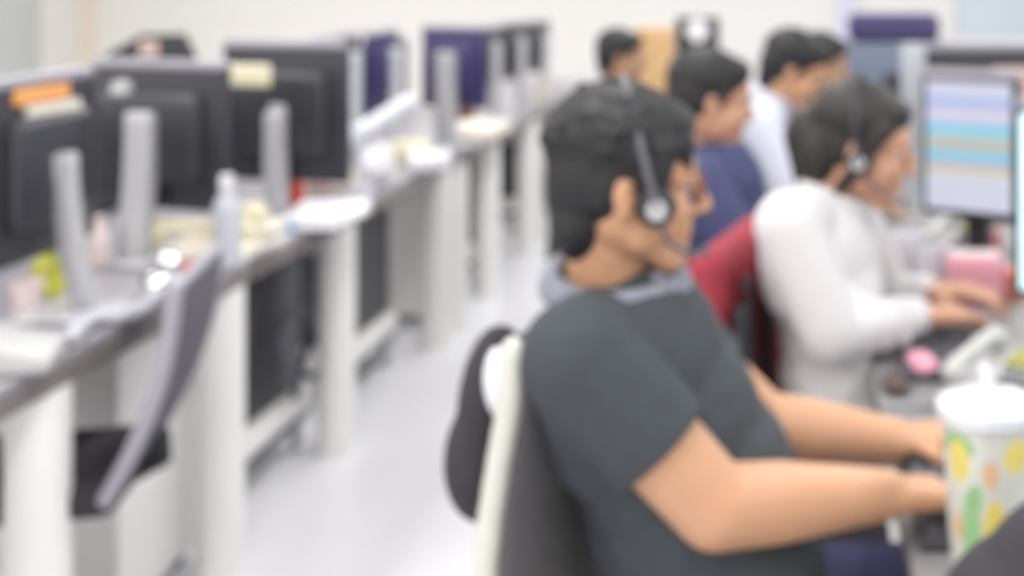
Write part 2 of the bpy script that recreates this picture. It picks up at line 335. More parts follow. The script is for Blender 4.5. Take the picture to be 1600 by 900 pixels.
# left row, far side desks with a dark monitor seen above the others
t = desk(4.6, 6.6, (4.8, 6.4), 'desk of the next row left, behind the dark dividers', -3.9, -2.95, 'desk_top', -3.03)
t = thing('monitor', 'dark monitor with sloping shoulders and pale label, rising behind the left row', 'monitor', (X(250, 6), 5.9, LZ - .0))
MB().prism([(X(172, 6) - X(245, 6), .37), (-.035, .475), (.15, .475), (.20, .37), (.20, .10), (X(172, 6) - X(245, 6), .12)], 0, .05).build('panel', M['black'], t, bevel=.006)
MB().box((0, -.003, .41), (.085, .006, .07)).build('label_sheet', M['beige'], t)
MB().box((0, .03, .07), (.06, .04, .14)).build('stand_column', M['silver'], t)
MB().box((0, .03, .0075), (.22, .18, .013)).build('stand_base', M['silver'], t)
# articulated white monitor arm
t = thing('swing_stand', 'white jointed monitor arm reaching diagonally over the second left desk', 'monitor arm', (X(556, 4.4), 4.42, LZ))
o = t.location
MB().cyl((0, 0, 0), (0, 0, .02), .06).cyl((0, 0, .01), (0, 0, .22), .022).build('pole', M['silver2'], t)
MB().cap((0, 0, .16), P(512, 205, 4.3) - o, .026, .022).build('arm', M['silver2'], t)
MB().cap((0, 0, .2), P(640, 158, 4.8) - o, .03, .03).build('arm', M['silver2'], t)

# right side monitors
def place_screen(label, pl, pr, zt, zb, screen, panel='black', base=(0, 0), logo=False):
    a = Vector(pl); b = Vector(pr); mid = (a + b) / 2; v = b - a; L = v.length
    # screen normal (+y local) towards the camera side
    rz = math.atan2(v.y, v.x) + math.pi
    n = Vector((-math.sin(rz), math.cos(rz)))
    loc = Vector((mid.x, mid.y)) - n * .1
    return monitor(label, loc.x, loc.y, rz, L, zt, zb, stand='black', panel=panel, screen=screen, logo=logo)
place_screen('monitor showing coloured rows in front of the woman in white', (X(1440, 3.3), 3.3), (X(1590, 3.17), 3.17), 1.295, .935, 'rows')
place_screen('monitor at the right edge with a pale cyan screen, above the seated man', (X(1583, 2.75), 2.75), (X(1583, 2.75) + .42, 2.60), 1.27, .858, 'cyan_scr')
monitor('black monitor back behind the striped screen, on the right', X(1545, 4.1), 4.15, R(4), .37, 1.31, .93, logo=False, stand='black')
tag(MB().box(P(1585, 130, 4.05), (.14, .012, .10), bev=.003).build('paper_sheet', M['beige']), 'pinkish paper sheet stuck on the monitor behind the striped screen', 'paper')
t = thing('partition_screen', 'narrow pale grey panel standing on the desk left of striped screen', 'partition', (X(1428, 4.45), 4.45, DZ))
MB().box((0, 0, .285), (.085, .03, .55), bev=.006).build('panel', M['post'], t)
MB().box((0, 0, .006), (.12, .14, .012)).build('foot', M['silver'], t)
t = thing('desk_cabinet', 'blue grey cabinet on the far right desk under the purple bag', 'cabinet', (X(1400, 5.4), 5.74, DZ))
MB().box((0, 0, .25), (.50, .3, .50), bev=.01).build('body', M['bluegrey'], t)
MB().box((.06, -.153, .2), (.2, .012, .34), bev=.003).build('door', M['black2'], t)
tag(MB().box((X(1404, 5.4), 5.74, 1.315), (.40, .28, .12), bev=.03).box((X(1404, 5.4), 5.74, 1.32), (.34, .26, .10), bev=.03).build('folded_bag', M['purple'], remesh=.008, sm=6), 'dark purple folded bag lying on top of the blue grey cabinet', 'bag')
# far cross desk objects
tag(MB().box((X(1022, 7.4), 7.45, DZ + .245), (.21, .24, .49), bev=.004).box((X(1022, 7.4), 7.328, DZ + .40), (.05, .004, .15)).build('cardboard_box', M['card']), 'tan cardboard box standing on the far cross desk', 'box')
t = thing('monitor', 'black monitor back with white round emblem on the far cross desk', 'monitor', (X(1088, 7.4), 7.45, DZ))
MB().box((0, .05, .38), (.25, .035, .34), bev=.006).build('panel', M['black'], t)
MB().cyl((0, .032, .475), (0, .022, .475), .066).build('emblem', M['paper'], t)
MB().box((0, .06, .11), (.05, .03, .22), bev=.005).build('stand_column', M['black'], t); MB().box((0, .05, .0075), (.2, .16, .013)).build('stand_base', M['black'], t)

# ------------------------------------------------------------------ office chairs (face local +x)
def chair(label, loc, rz, bm_='fabric', fm='cframe', zt=1.06, zb=.58, bx=-.24, bow=None, tilt=0.0, hw=.22, seat_m='fabric_d', shell=False, sz=.47, group=None, sw=.46):
    t = thing('office_chair', label, 'chair', loc, rz, group)
    MB().box((0, 0, sz - .035), (sw, sw, .07), bev=.03).build('seat', M[seat_m], t)
    n = 8; pts = []
    for k in range(n + 1):
        u = k / n; z = zb + (zt - zb) * u
        x = bx - tilt * u + (bow(u) if bow else -.03 * math.sin(math.pi * u))
        pts.append((x, z))
    prof = [(x + .018, z) for x, z in pts] + [(x - .018, z) for x, z in pts[::-1]]
    MB().prism(prof, -hw + .015, hw - .015).build('backrest', M[bm_], t, bevel=.008)
    for s in (-1, 1): MB().tube([Vector((x, s * hw, z)) for x, z in pts], .017).build('back_frame', M[fm], t, remesh=.006, sm=2)
    for q in (0, -1): MB().tube([Vector((pts[q][0], y, pts[q][1])) for y in (-hw, 0, hw)], .014).build('cross_bar', M['fabric_d' if shell else fm], t, remesh=.006, sm=1)
    MB().tube([Vector((pts[1][0] - .03, 0, zb + .06)), Vector((bx - .06, 0, sz - .02)), Vector((-.1, 0, sz - .09))], .02).build('back_support', M['black'], t)
    if shell:
        MB().ell((bx - .05, -hw + .07, zb + .465), (.040, .08, .115)).ell((bx - .062, -hw + .07, zb + .405), (.050, .08, .09)).build('back_shell', M['fabric_d'], t, remesh=.008, sm=4)
        MB().ell((bx - .022, -hw + .02, zt - .05), (.018, .018, .045)).build('adjuster', M['white'], t)
    MB().cyl((0, 0, .1), (0, 0, sz - .06), .028).cyl((0, 0, .08), (0, 0, .26), .04).build('gas_lift', M['black'], t)
    st = MB()
    for k in range(5):
        a = k * 2 * math.pi / 5 + .3; st.cap((0, 0, .105), (.27 * math.cos(a), .27 * math.sin(a), .075), .026, .016)
    st.build('star_base', M['black2'], t, remesh=.007, sm=1)
    for k in range(5):
        a = k * 2 * math.pi / 5 + .3; c_ = Vector((.27 * math.cos(a), .27 * math.sin(a), .028)); s_ = Vector((-math.sin(a), math.cos(a), 0)) * .022
        MB().cyl(c_ - s_, c_ + s_, .028).build('caster', M['black'], t)
    return t
# nearest man's chair
def bow1(u): return [-.005, -.01, -.02, -.026, -.028, -.02, -.008, .006, .012][int(round(u * 8))]
chair('grey backed chair with cream frame under the nearest seated man', (-.047, 1.76, 0), R(-15), zt=1.07, zb=.50, bx=-.285, bow=bow1, hw=.20, shell=True, sz=.50)
chair('empty mauve chair tilted back at the nearest left desk', (-1.60, 2.70, 0), R(193), bm_='fabric_p', fm='lav', zt=.915, zb=.50, bx=-.18, tilt=.13, hw=.19, sz=.53, sw=.40)
chair('chair hidden under the maroon jacket, behind the woman in white', (.10, 2.78, 0), R(-12), bm_='fabric_d', fm='black', zt=.90, zb=.55, bx=-.25, hw=.22)
chair('black chair of the man in the navy jacket', (-.15, 3.6, 0), R(-5), bm_='fabric_d', fm='black', zt=.98)
chair('black chair of the leaning man in the white shirt', (-.12, 4.5, 0), 0, bm_='fabric_d', fm='black', zt=.90)
chair('black chair of the farthest right-row man', (.0, 5.45, 0), 0, bm_='fabric_d', fm='black', zt=.95)
chair('chair of the dark haired person far down the aisle', (-.66, 5.0, 0), 0, bm_='fabric_d', fm='black', zt=.95)
# maroon jacket over the woman's chair
TJ = Matrix.Translation((.12, 2.78, -.07)) @ Matrix.Rotation(R(-12), 4, 'Z')
jk = MB(TJ)
jk.box((-.265, 0, .80), (.075, .46, .46), bev=.03).cap((-.265, -.2, 1.01), (-.265, .2, 1.01), .042, .042)
for s in (-1, 1):
    jk.cap((-.265, s * .21, 1.0), (-.275, s * .255, .86), .05, .055).cap((-.275, s * .255, .86), (-.24, s * .265, .62), .055, .045)
for k in range(9): jk.cap((-.225 + .01 * (k % 2), -.19 + k * .047, 1.0), (-.215, -.2 + k * .05, .6), .012, .02)
jk.cap((-.25, -.18, .6), (-.2, .2, .56), .04, .04)
j = jk.build('jacket', M['maroon'], remesh=.008, sm=4)
jt = thing('jacket', 'maroon jacket draped over the chair behind the woman in white', 'jacket', (0, 0, 0)); j.name = 'cloth_body'; j.parent = jt
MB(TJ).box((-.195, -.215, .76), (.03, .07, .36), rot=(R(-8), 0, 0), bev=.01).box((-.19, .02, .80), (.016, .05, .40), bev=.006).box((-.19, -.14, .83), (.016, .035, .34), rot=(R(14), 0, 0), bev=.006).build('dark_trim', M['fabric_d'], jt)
jt['label'] = 'maroon jacket draped over the chair behind the woman in white'

# ------------------------------------------------------------------ people
def hand(mb, wr, f, n, k=1, curl=.5, side=1):
    """wr wrist, f forward dir, n palm-down normal (pointing to the back of the hand)"""
    f = f.normalized(); n = (n - f * n.dot(f)).normalized(); s = f.cross(n) * side   # thumb side
    pc = wr + f * .05 * k
    for q in (-.028, -.01, .01, .026): mb.cap(wr + s * q * .55 * k, wr + f * .085 * k + s * q * k, .020 * k, .0135 * k)
    for q, L, r_ in ((.030, .040, .0088), (.0105, .045, .009), (-.0105, .041, .0087), (-.0305, .032, .0078)):
        a = wr + f * .088 * k + s * q * k; dr = (f + s * q * 2.5)
        for j in range(3):
            ang = curl * (j + .5) * .9; dd = (dr * math.cos(ang) - n * math.sin(ang)).normalized()
            b = a + dd * L * (1, .68, .5)[j] * k; mb.cap(a, b, r_ * k * (1 - .08 * j), r_ * k * (.92 - .08 * j), 10); a = b
    a = wr + f * .025 * k + s * .026 * k
    for dd, L, r_ in ((f * .7 + s * .75 - n * .3, .04, .0125), (f * .9 + s * .35 - n * .35, .034, .0105), (f - n * .35, .025, .009)):
        b = a + dd.normalized() * L * k; mb.cap(a, b, r_ * k, r_ * .9 * k, 10); a = b

def person(label, head, yaw, pitch, hs, neck, shl, elb, wri, hnd, pelvis, knee, ankle, chest, belly, *, skin='skin', hair='hair', shirt='shirt', pants='jeans', sleeve=.62,
           style='short', headset=False, glasses=False, arm=(.058, .048, .030), vox=.006, rolled=True, collar=None, curl=.5, torso=1.0, pony=False, roll=0):
    t = thing('person', label, 'person', (pelvis[0], pelvis[1], 0), 0, None, world=True)
    V = Vector
    HM = Matrix.Translation(head) @ Matrix.Rotation(yaw, 4, 'Z') @ Matrix.Rotation(pitch, 4, 'Y') @ Matrix.Rotation(roll, 4, 'X') @ Matrix.Scale(hs, 4)
    h = MB(HM)
    def headblob(h):
        h.ell((-.006, 0, .028), (.097, .075, .086)).ell((.028, 0, -.038), (.060, .056, .072)).ell((.05, 0, .02), (.048, .058, .055))
        for s in (-1, 1):
            h.cap((.005, s * .05, -.06), (.065, s * .018, -.108), .020, .017).ell((.062, s * .034, -.03), (.030, .026, .028))
            h.ell((-.004, s * .076, -.014), (.017, .008, .028), rot=(0, R(-12), s * R(-18))).ell((.0, s * .076, -.034), (.009, .007, .010)).ell((.018, s * .034, -.055), (.050, .034, .046)).ell((-.01, s * .045, -.04), (.035, .026, .045))
        h.cap((.086, -.030, .022), (.086, .030, .022), .010, .010).ell((.050, 0, -.058), (.047, .042, .052)).ell((.055, 0, -.085), (.040, .034, .030))
        for s in (-1, 1): h.cap((.082, s * .022, .012), (.079, s * .042, .010), .0065, .006).ell((.045, s * .048, -.045), (.032, .018, .034)).cap((-.01, s * .052, -.04), (.02, s * .052, -.075), .022, .018)
        h.ell((.074, 0, -.106), (.020, .022, .017)).ell((.087, 0, -.062), (.010, .022, .008)).ell((.085, 0, -.076), (.010, .019, .008))
        h.cap((.094, 0, .010), (.114, 0, -.030), .008, .0105).ell((.104, .010, -.036), (.010, .007, .006)).ell((.104, -.010, -.036), (.010, .007, .006))
    headblob(h)
    b = h; b.T = Matrix.Identity(4)
    nk0 = HM @ V((-.028, 0, -.05)); nk = V(neck); b.cap(nk0, nk, .054 * hs, .06 * hs); b.cap(nk0 + (HM.to_3x3() @ V((.03, 0, -.03))), nk, .042 * hs, .05)
    shl = [V(s) for s in shl]; elb = [V(s) for s in elb]; wri = [V(s) for s in wri]; hnd = [V(s) for s in hnd]; knee = [V(s) for s in knee]; ankle = [V(s) for s in ankle]
    ch = V(chest[0]); be = V(belly[0]); pv = V(pelvis)
    def torso_(m, g):
        m.ell(ch, [r + g for r in chest[1]]).ell(be, [r + g for r in belly[1]]).ell(pv, (.14 + g, .175 + g, .12 + g))
        m.ell((ch + be) / 2, [(a + c_) / 2 + g for a, c_ in zip(chest[1], belly[1])]).ell((be + pv) / 2, [(a + c_) / 2 + g for a, c_ in zip(belly[1], (.14, .175, .12))])
        for s in shl: m.cap(nk + V((0, 0, -.03)), s, .05 + g, arm[0] * 1.08 + g)
        for s in shl: m.cap(s, ch.lerp(s, .45) - V((0, 0, .08)), arm[0] + g, .09 + g)
    torso_(b, 0)
    for i in (0, 1):
        b.cap(shl[i], elb[i], arm[0], arm[1]).cap(elb[i], elb[i].lerp(wri[i], .35), arm[1], arm[1] * .96).cap(elb[i].lerp(wri[i], .35), wri[i], arm[1] * .96, arm[2])
        up = V((0, 0, 1)); fdir = hnd[i] - wri[i]; hand(b, wri[i], fdir, up, k=hs * (1.08 if rolled else .98), curl=curl, side=(-1 if i == 0 else 1))
        hip = pv + V((0, (-.09 if i == 0 else .09), -.01)); b.cap(hip, knee[i], .082, .056).cap(knee[i], ankle[i], .055, .036)
        b.cap(ankle[i] + V((-.03, 0, -.035)), ankle[i] + V((.13, 0, -.045)), .03, .025)
    body = b.build('body', M[skin], t, remesh=vox, sm=4)
    # hair
    hm = MB(HM)
    hm.ell((-.018, 0, .047), (.104, .086, .082)).ell((-.050, 0, .010), (.066, .080, .090)).ell((-.055, 0, -.045), (.045, .062, .060))
    for s in (-1, 1): hm.cap((.022, s * .070, .03), (.018, s * .073, -.004), .014, .008).ell((-.03, s * .055, -.0), (.035, .028, .05))
    rr = random.Random(int(abs(head[0]) * 1000) + 3)
    if style == 'tousled':
        hm.ell((-.02, 0, .062), (.102, .090, .076)).ell((.035, 0, .082), (.058, .066, .040)).ell((-.062, 0, -.055), (.044, .066, .062))
        [hm.cap((.045, s * .060, .055), (.040, s * .069, -.012), .022, .014) for s in (-1, 1)]; hm.cap((.075, -.04, .062), (.082, -.045, .035), .016, .008)
        for k in range(150):
            a = rr.uniform(0, 2 * math.pi); e = rr.uniform(.12, 1.3)
            q = V((math.cos(a) * math.cos(e) * .105 - .018, math.sin(a) * math.cos(e) * .088, math.sin(e) * .086 + .054))
            if q.x > .072: continue
            dd = V((rr.uniform(-.6, 1), rr.uniform(-.6, .6), rr.uniform(-1.3, -.1)))
            nn = (q - V((-.018, 0, .054))).normalized(); dd = (dd - nn * dd.dot(nn)).normalized()
            hm.cap(q - nn * .004, q + dd * rr.uniform(.02, .04) + nn * .001, .008, .003, 8)
    elif style == 'short':
        hm.ell((.03, 0, .080), (.062, .064, .036)).cap((.07, -.04, .07), (.07, .04, .07), .016, .016)
        for k in range(50):
            a = rr.uniform(0, 2 * math.pi); e = rr.uniform(.3, 1.3)
            q = V((math.cos(a) * math.cos(e) * .102 - .018, math.sin(a) * math.cos(e) * .084, math.sin(e) * .080 + .048))
            if q.x > .07: continue
            hm.cap(q - V((0, 0, .006)), q + V((.012, rr.uniform(-.01, .01), -.012)), .007, .003, 8)
    elif style == 'long':
        hm.ell((-.02, 0, .055), (.105, .090, .080)).ell((.028, 0, .078), (.062, .070, .040)).ell((-.075, 0, -.03), (.060, .075, .085))
        hm.ell((-.115, .0, -.005), (.055, .05, .062)).cap((-.12, 0, -.02), (-.10, .02, -.12), .045, .025)
        for s in (-1, 1): hm.cap((.045, s * .066, .05), (.012, s * .078, -.03), .020, .014).cap((.012, s * .078, -.03), (-.02, s * .07, -.09), .016, .012)
    hm.build('hair', M[hair], t, remesh=max(.0045, vox * .8), sm=2)
    for s in (-1, 1):
        e = MB(HM).ell((.079, s * .031, .002), (.0095, .0125, .0075)).build('eye', M['eyew'], t)
        MB(HM).ell((.0865, s * .031, .001), (.0032, .0055, .0055)).build('iris', M['eye'], e)
        MB(HM).cap((.093, s * .016, .024), (.084, s * .046, .024), .0035, .0025, 8).build('eyebrow', M[hair], t)
    MB(HM).cap((.0935, -.013, -.0685), (.0935, .013, -.0685), .0042, .0042, 8).cap((.091, -.020, -.069), (.091, .020, -.069), .003, .003, 8).build('lips', M['lips'], t)
    # shirt
    s_ = MB(); torso_(s_, .010)
    for i in (0, 1):
        e = shl[i].lerp(elb[i], min(1, sleeve)); s_.cap(shl[i], e, arm[0] + .014, (arm[0] * (1 - min(1, sleeve)) + arm[1] * min(1, sleeve)) + .016, 20, False).ell(shl[i], (arm[0] + .014,) * 3)
        if sleeve > 1:
            s_.ell(elb[i], (arm[1] + .014,) * 3).cap(elb[i], elb[i].lerp(wri[i], sleeve - 1), arm[1] + .014, arm[2] + .014)
            for kk in range(4): s_.cap(elb[i].lerp(wri[i], .1 + kk * .2) + V((0, -.02, .03)), elb[i].lerp(wri[i], .16 + kk * .2) + V((0, -.03, -.03)), .022, .022)
    if sleeve <= 1: s_.cap(shl[0], ch, .05, .05)
    for k in range(6):
        q = ch.lerp(be, rr.random()); s_.cap(q + V((-.05, -.13, .05)), q + V((.07, -.14, -.05)), .02, .012)
    so = s_.build('shirt', M[shirt], t, remesh=vox, sm=5)
    cm = MB(); ax = (nk0 - nk).normalized(); c0 = nk + ax * (.040 if collar else .022) + (V((.012, 0, 0)) if collar else V((0, 0, 0))); cr = .090 if collar else .070; ring = []
    qx = ax.to_track_quat('Z', 'Y').to_matrix()
    for k in range(25):
        a = 2 * math.pi * k / 24; ring.append(c0 + qx @ V((cr * math.cos(a), cr * math.sin(a), (.0 - .004 * math.cos(a)) if collar else (.006 - .012 * math.cos(a)))))
    cm.tube(ring, .014).tube([q - ax * .014 + (q - c0) * .08 for q in ring], .014)
    for s in (-1, 1): cm.cap(c0 + V((.06, s * .03, .0)), c0 + V((.09, s * .06, -.035)), .013, .006)
    cm.build('collar', M[collar or shirt], so, remesh=max(.005, vox * .8), sm=1)
    # trousers
    p_ = MB(); p_.ell(pv - V((0, 0, .01)), (.15, .185, .115))
    for i in (0, 1):
        hip = pv + V((0, (-.09 if i == 0 else .09), -.01)); p_.cap(hip, knee[i], .092, .068).cap(knee[i], ankle[i] + V((0, 0, .04)), .066, .055)
    p_.build('trousers', M[pants], t, remesh=max(vox, .007), sm=3)
    for i in (0, 1):
        a = ankle[i]; z0 = a.z
        MB().cap(a + V((-.04, 0, -z0 + .045)), a + V((.15, 0, -z0 + .038)), .042, .036).box(a + V((.055, 0, -z0 + .01)), (.27, .085, .02), bev=.008).build('shoe', M['shoe'], t, remesh=.007, sm=2)
    if headset:
        ecx = .040 if style == 'tousled' else .012
        hs_o = MB(HM); arc = []
        for k in range(21):
            a = math.pi * k / 20; arc.append(V((ecx - .055 * math.sin(a), -.102 * math.cos(a), -.02 + (.166 if style == 'tousled' else .166) * math.sin(a))))
        hs_o.tube(arc, .0052); hb = hs_o.build('headset', M['bezel' if style == 'tousled' else 'black2'], t)
        for s in (-1, 1):
            MB(HM).cyl((ecx, s * .076, -.022), (ecx, s * .102, -.022), .024).cyl((ecx, s * .068, -.022), (ecx, s * .084, -.022), .028).build('ear_cup', M['black'], hb, bevel=.004)
        MB(HM).cyl((ecx, -.100, -.022), (ecx, -.106, -.022), .014).build('ear_cap', M['silver'], hb)
        MB(HM).tube([V((ecx, -.095, -.035)), V((.062, -.085, -.07)), V((.095, -.06, -.09)), V((.112, -.035, -.088))], .0035).ell((.113, -.033, -.088), (.009, .007, .007)).build('microphone_boom', M['cable_d'], hb)
    if glasses:
        g = MB(HM)
        for s in (-1, 1):
            g.tube([V((.106, s * .032 + .024 * math.cos(a), -.001 + .017 * math.sin(a))) for a in [k * math.pi / 10 for k in range(21)]], .0018, 6)
            g.tube([V((.104, s * .056, .006)), V((.06, s * .073, .006)), V((-.005, s * .079, -.0))], .002, 6)
        g.tube([V((.106, -.01, .003)), V((.112, 0, .005)), V((.106, .01, .003))], .0018, 6)
        g.build('glasses', M['glassr'], t)
    return t

# nearest man
d0 = 1.84
person('man in a grey polo shirt and headset typing at the nearest right desk', P(980, 282, 1.82), R(8), R(4), 1.0, P(950, 468, 1.84),
       [P(905, 560, 1.66), (-.27, 2.03, 1.03)], [P(1118, 792, 1.66), (-.055, 2.08, .815)], [P(1385, 772, 1.80), P(1398, 688, 2.08)], [P(1470, 768, 1.84), P(1480, 680, 2.10)],
       (-.075, 1.85, .60), [(.40, 1.75, .615), (.40, 1.98, .60)], [(.42, 1.76, .09), (.42, 1.98, .09)],
       ((-.222, 1.84, .97), (.115, .175, .155)), ((-.150, 1.84, .80), (.148, .165, .16)), style='tousled', headset=True, glasses=True, arm=(.064, .055, .035), vox=.0048, collar='collar', sleeve=.60, curl=.75)
# woman in white
person('woman in a white long sleeved blouse wearing a headset, facing the striped screen', P(1348, 226, 2.78), R(-12), R(12), 1.04, P(1300, 322, 2.80),
       [P(1232, 352, 2.63), P(1335, 355, 2.97)], [P(1300, 520, 2.60), P(1385, 470, 3.02)], [P(1440, 492, 2.72), P(1450, 455, 2.98)], [P(1500, 490, 2.76), P(1488, 455, 2.96)],
       (.11, 2.80, .59), [(.50, 2.70, .585), (.50, 2.90, .585)], [(.48, 2.70, .09), (.48, 2.90, .09)],
       ((.05, 2.80, .94), (.115, .15, .15)), ((.085, 2.80, .76), (.115, .14, .15)), skin='skin2', hair='hair_b', shirt='white_sh', pants='dress', sleeve=1.9, style='long', headset=True, arm=(.058, .050, .028), vox=.0065)
# man in navy jacket
person('man with short black hair in a navy jacket, second man along the right row', P(1110, 154, 3.45), R(10), R(10), 1.08, P(1098, 238, 3.48),
       [P(1092, 285, 3.28), P(1130, 272, 3.68)], [(-.10, 3.22, .80), (-.08, 3.72, .80)], [(.05, 3.32, .80), (.05, 3.62, .80)], [(.13, 3.34, .79), (.13, 3.6, .79)],
       (-.13, 3.5, .60), [(.34, 3.4, .60), (.34, 3.6, .60)], [(.36, 3.4, .09), (.36, 3.6, .09)],
       ((-.22, 3.48, .95), (.13, .18, .16)), ((-.17, 3.48, .78), (.13, .16, .16)), skin='skin2', shirt='navy', sleeve=1.85, vox=.0075)
# leaning man in white shirt
person('man in a white shirt leaning forward, behind the man in navy', P(1240, 108, 4.30), R(-2), R(24), 1.06, P(1205, 160, 4.32),
       [P(1188, 200, 4.13), P(1205, 195, 4.50)], [(-.0, 4.05, .80), (.0, 4.58, .80)], [(.18, 4.2, .81), (.18, 4.42, .81)], [(.26, 4.2, .80), (.26, 4.42, .80)],
       (-.13, 4.32, .60), [(.34, 4.22, .60), (.34, 4.42, .60)], [(.36, 4.22, .09), (.36, 4.42, .09)],
       ((-.13, 4.31, .98), (.12, .17, .15)), ((-.15, 4.32, .79), (.125, .15, .16)), skin='skin', shirt='white_sh2', sleeve=1.85, vox=.008)
person('dark haired person in a charcoal top, farthest seated on the right row', P(1285, 98, 5.2), R(0), R(12), 1.0, P(1272, 165, 5.22),
       [(.05, 5.04, 1.02), (.05, 5.42, 1.02)], [(.12, 5.0, .80), (.12, 5.46, .80)], [(.16, 5.1, .80), (.16, 5.34, .80)], [(.20, 5.1, .79), (.20, 5.34, .79)],
       (.02, 5.25, .60), [(.45, 5.15, .60), (.45, 5.35, .60)], [(.47, 5.15, .09), (.47, 5.35, .09)],
       ((.03, 5.23, .95), (.11, .16, .15)), ((.03, 5.24, .78), (.12, .15, .16)), skin='skin3', shirt='dark_sh', sleeve=1.85, vox=.009)
person('dark haired person sitting in the aisle before the cardboard box', P(970, 88, 5.02), R(5), R(8), .88, P(965, 150, 5.02),
       [(-.70, 4.84, 1.0), (-.70, 5.2, 1.0)], [(-.62, 4.8, .78), (-.62, 5.26, .78)], [(-.42, 4.9, .72), (-.42, 5.14, .72)], [(-.34, 4.9, .70), (-.34, 5.14, .70)],
       (-.66, 5.02, .60), [(-.22, 4.92, .60), (-.22, 5.12, .60)], [(-.2, 4.92, .09), (-.2, 5.12, .09)],
       ((-.69, 5.02, .94), (.11, .16, .15)), ((-.68, 5.02, .78), (.12, .15, .16)), skin='skin3', hair='hair', shirt='dark_sh', sleeve=1.85, vox=.009)

# ------------------------------------------------------------------ left desk clutter
def on(px, py): d = D(py); return Vector((X(px, d), d, LZ))
def bottle(label, p, h, r, body, cap='white', name='bottle', group=None):
    t = thing(name, label, name.replace('_', ' '), p)
    MB().lathe((0, 0, 0), [(r * .8, .001), (r, .008), (r, h * .62), (r * .9, h * .7), (r * .45, h * .82), (r * .4, h * .86)]).build('body', M[body], t)
    MB().lathe((0, 0, 0), [(r * .5, h * .86), (r * .52, h), (r * .4, h * 1.01)]).build('cap', M[cap], t)
    return t
def cup(label, p, h, r, m, group=None):
    return tag(MB().lathe(p, [(r * .75, .001), (r * .8, .01), (r, h), (r * .9, h), (r * .72, .012)], close=False).lathe(p, [(r * .75, .0005), (r * .74, .006)]).build('cup', M[m]), label, 'cup', group)
bottle('yellow green bottle beside the nearest left monitor stand', on(75, 462), .115, .035, 'yellow', 'yellow')
cup('cream cup at the far left beside the yellow bottle', on(42, 492), .075, .035, 'pinkw')
bottle('small pink and white bottle between the two nearest monitor stands', on(155, 418), .13, .024, 'pinkw', 'pinkw')
bottle('white topped clear bottle standing behind the cream telephone', on(354, 418), .235, .034, 'post', 'white')
bottle('bright red bottle beside the third monitor stand', on(463, 322), .165, .026, 'red', 'red')
# telephone with a bone-shaped handset
p = on(336, 402)
t = thing('telephone', 'cream telephone with its handset lying across, on the left row', 'telephone', p, 0)
MB().box((0, 0, .022), (.22, .16, .04), rot=(R(6), 0, 0), bev=.012).build('body', M['cream2'], t)
MB().cap((-.15, -.01, .085), (.06, .02, .075), .020, .020).ell((-.155, -.01, .070), (.034, .030, .044)).ell((.07, .02, .065), (.032, .03, .038)).build('handset', M['cream'], t, remesh=.005, sm=4)
MB().box((0, .0, .05), (.03, .04, .03), bev=.006).build('cradle', M['cream'], t)
tag(MB().box(on(312, 408) + Vector((.0, -.13, .012)), (.085, .03, .022), rot=(0, 0, .2), bev=.006).build('eraser', M['red']), 'small red item before the cream telephone', 'eraser')
pp = on(388, 392)
for k in range(4): tag(MB().box(pp + Vector((.012 * (k % 2), .01 * k, .009 + .017 * k)), (.13, .16, .015), rot=(0, 0, .1 * k - .2), bev=.003).build('notebook', M[('cream2', 'paper', 'cream', 'cream2')[k]]), ('cream notebook at the bottom of the pile right of the telephone', 'white notebook second in the pile right of the telephone', 'pale yellow notebook third in the pile right of the telephone', 'cream notebook topmost of the pile right of the telephone')[k], 'notebook', 'notebooks beside the telephone')
tag(MB().ell(pp + Vector((.0, .02, .098)), (.045, .04, .030)).build('paper_ball', M['cream']), 'crumpled cream paper on top of the notebook pile', 'paper')
tag(MB().box(on(435, 362) + Vector((0, 0, .014)), (.085, .05, .026), rot=(0, 0, .4), bev=.008).build('pencil_case', M['blue']), 'small blue case near the front edge of the second desk', 'case')
ps = on(500, 345)
for k in range(3): tag(MB().box(ps + Vector((.01 * k, .02 * k, .006 + .011 * k)), (.21, .29, .010), rot=(0, 0, .12 * k)).build('paper_stack', M['paper']), ('white paper ream lowest in the stack near the red bottle', 'white paper ream in the middle of the stack near the red bottle', 'white paper ream topmost in the stack near the red bottle')[k], 'paper', 'paper reams by the red bottle')
cup('beige pink mug right of the red bottle', on(500, 304), .10, .042, 'beige')
tag(MB().box(on(520, 300) + Vector((0, 0, .035)), (.16, .10, .07), rot=(0, 0, .3), bev=.01).build('box', M['cream2']), 'cream carton behind the stack of white paper', 'box')
tag(MB().ell(on(585, 288) + Vector((0, 0, .065)), (.075, .07, .065)).ell(on(585, 288) + Vector((.03, 0, .11)), (.04, .04, .04)).build('plastic_bag', M['paper'], remesh=.01, sm=3), 'white plastic bag at the foot of the white monitor arm', 'bag')
tag(MB().box(on(640, 252) + Vector((0, 0, .04)), (.16, .12, .08), bev=.012).build('box', M['cream']), 'pale cream box between the white stands', 'box')
tag(MB().box(on(672, 262) + Vector((0, 0, .03)), (.16, .2, .058), rot=(0, 0, .3), bev=.012).build('box', M['white']), 'low white box near the edge of the third desk', 'box')
cup('white cup nearest of the pair below the far monitors', on(790, 178), .11, .05, 'white')
cup('cream cup below the farthest left monitor', on(846, 158), .12, .05, 'cream2')
cup('brown paper cup behind the low clutter on the third desk', on(726, 188), .07, .06, 'brown')
tag(MB().box(on(742, 213) + Vector((0, 0, .025)), (.24, .5, .05), bev=.01).build('tray', M['cream2']), 'pale document tray at the edge of the third desk', 'tray')
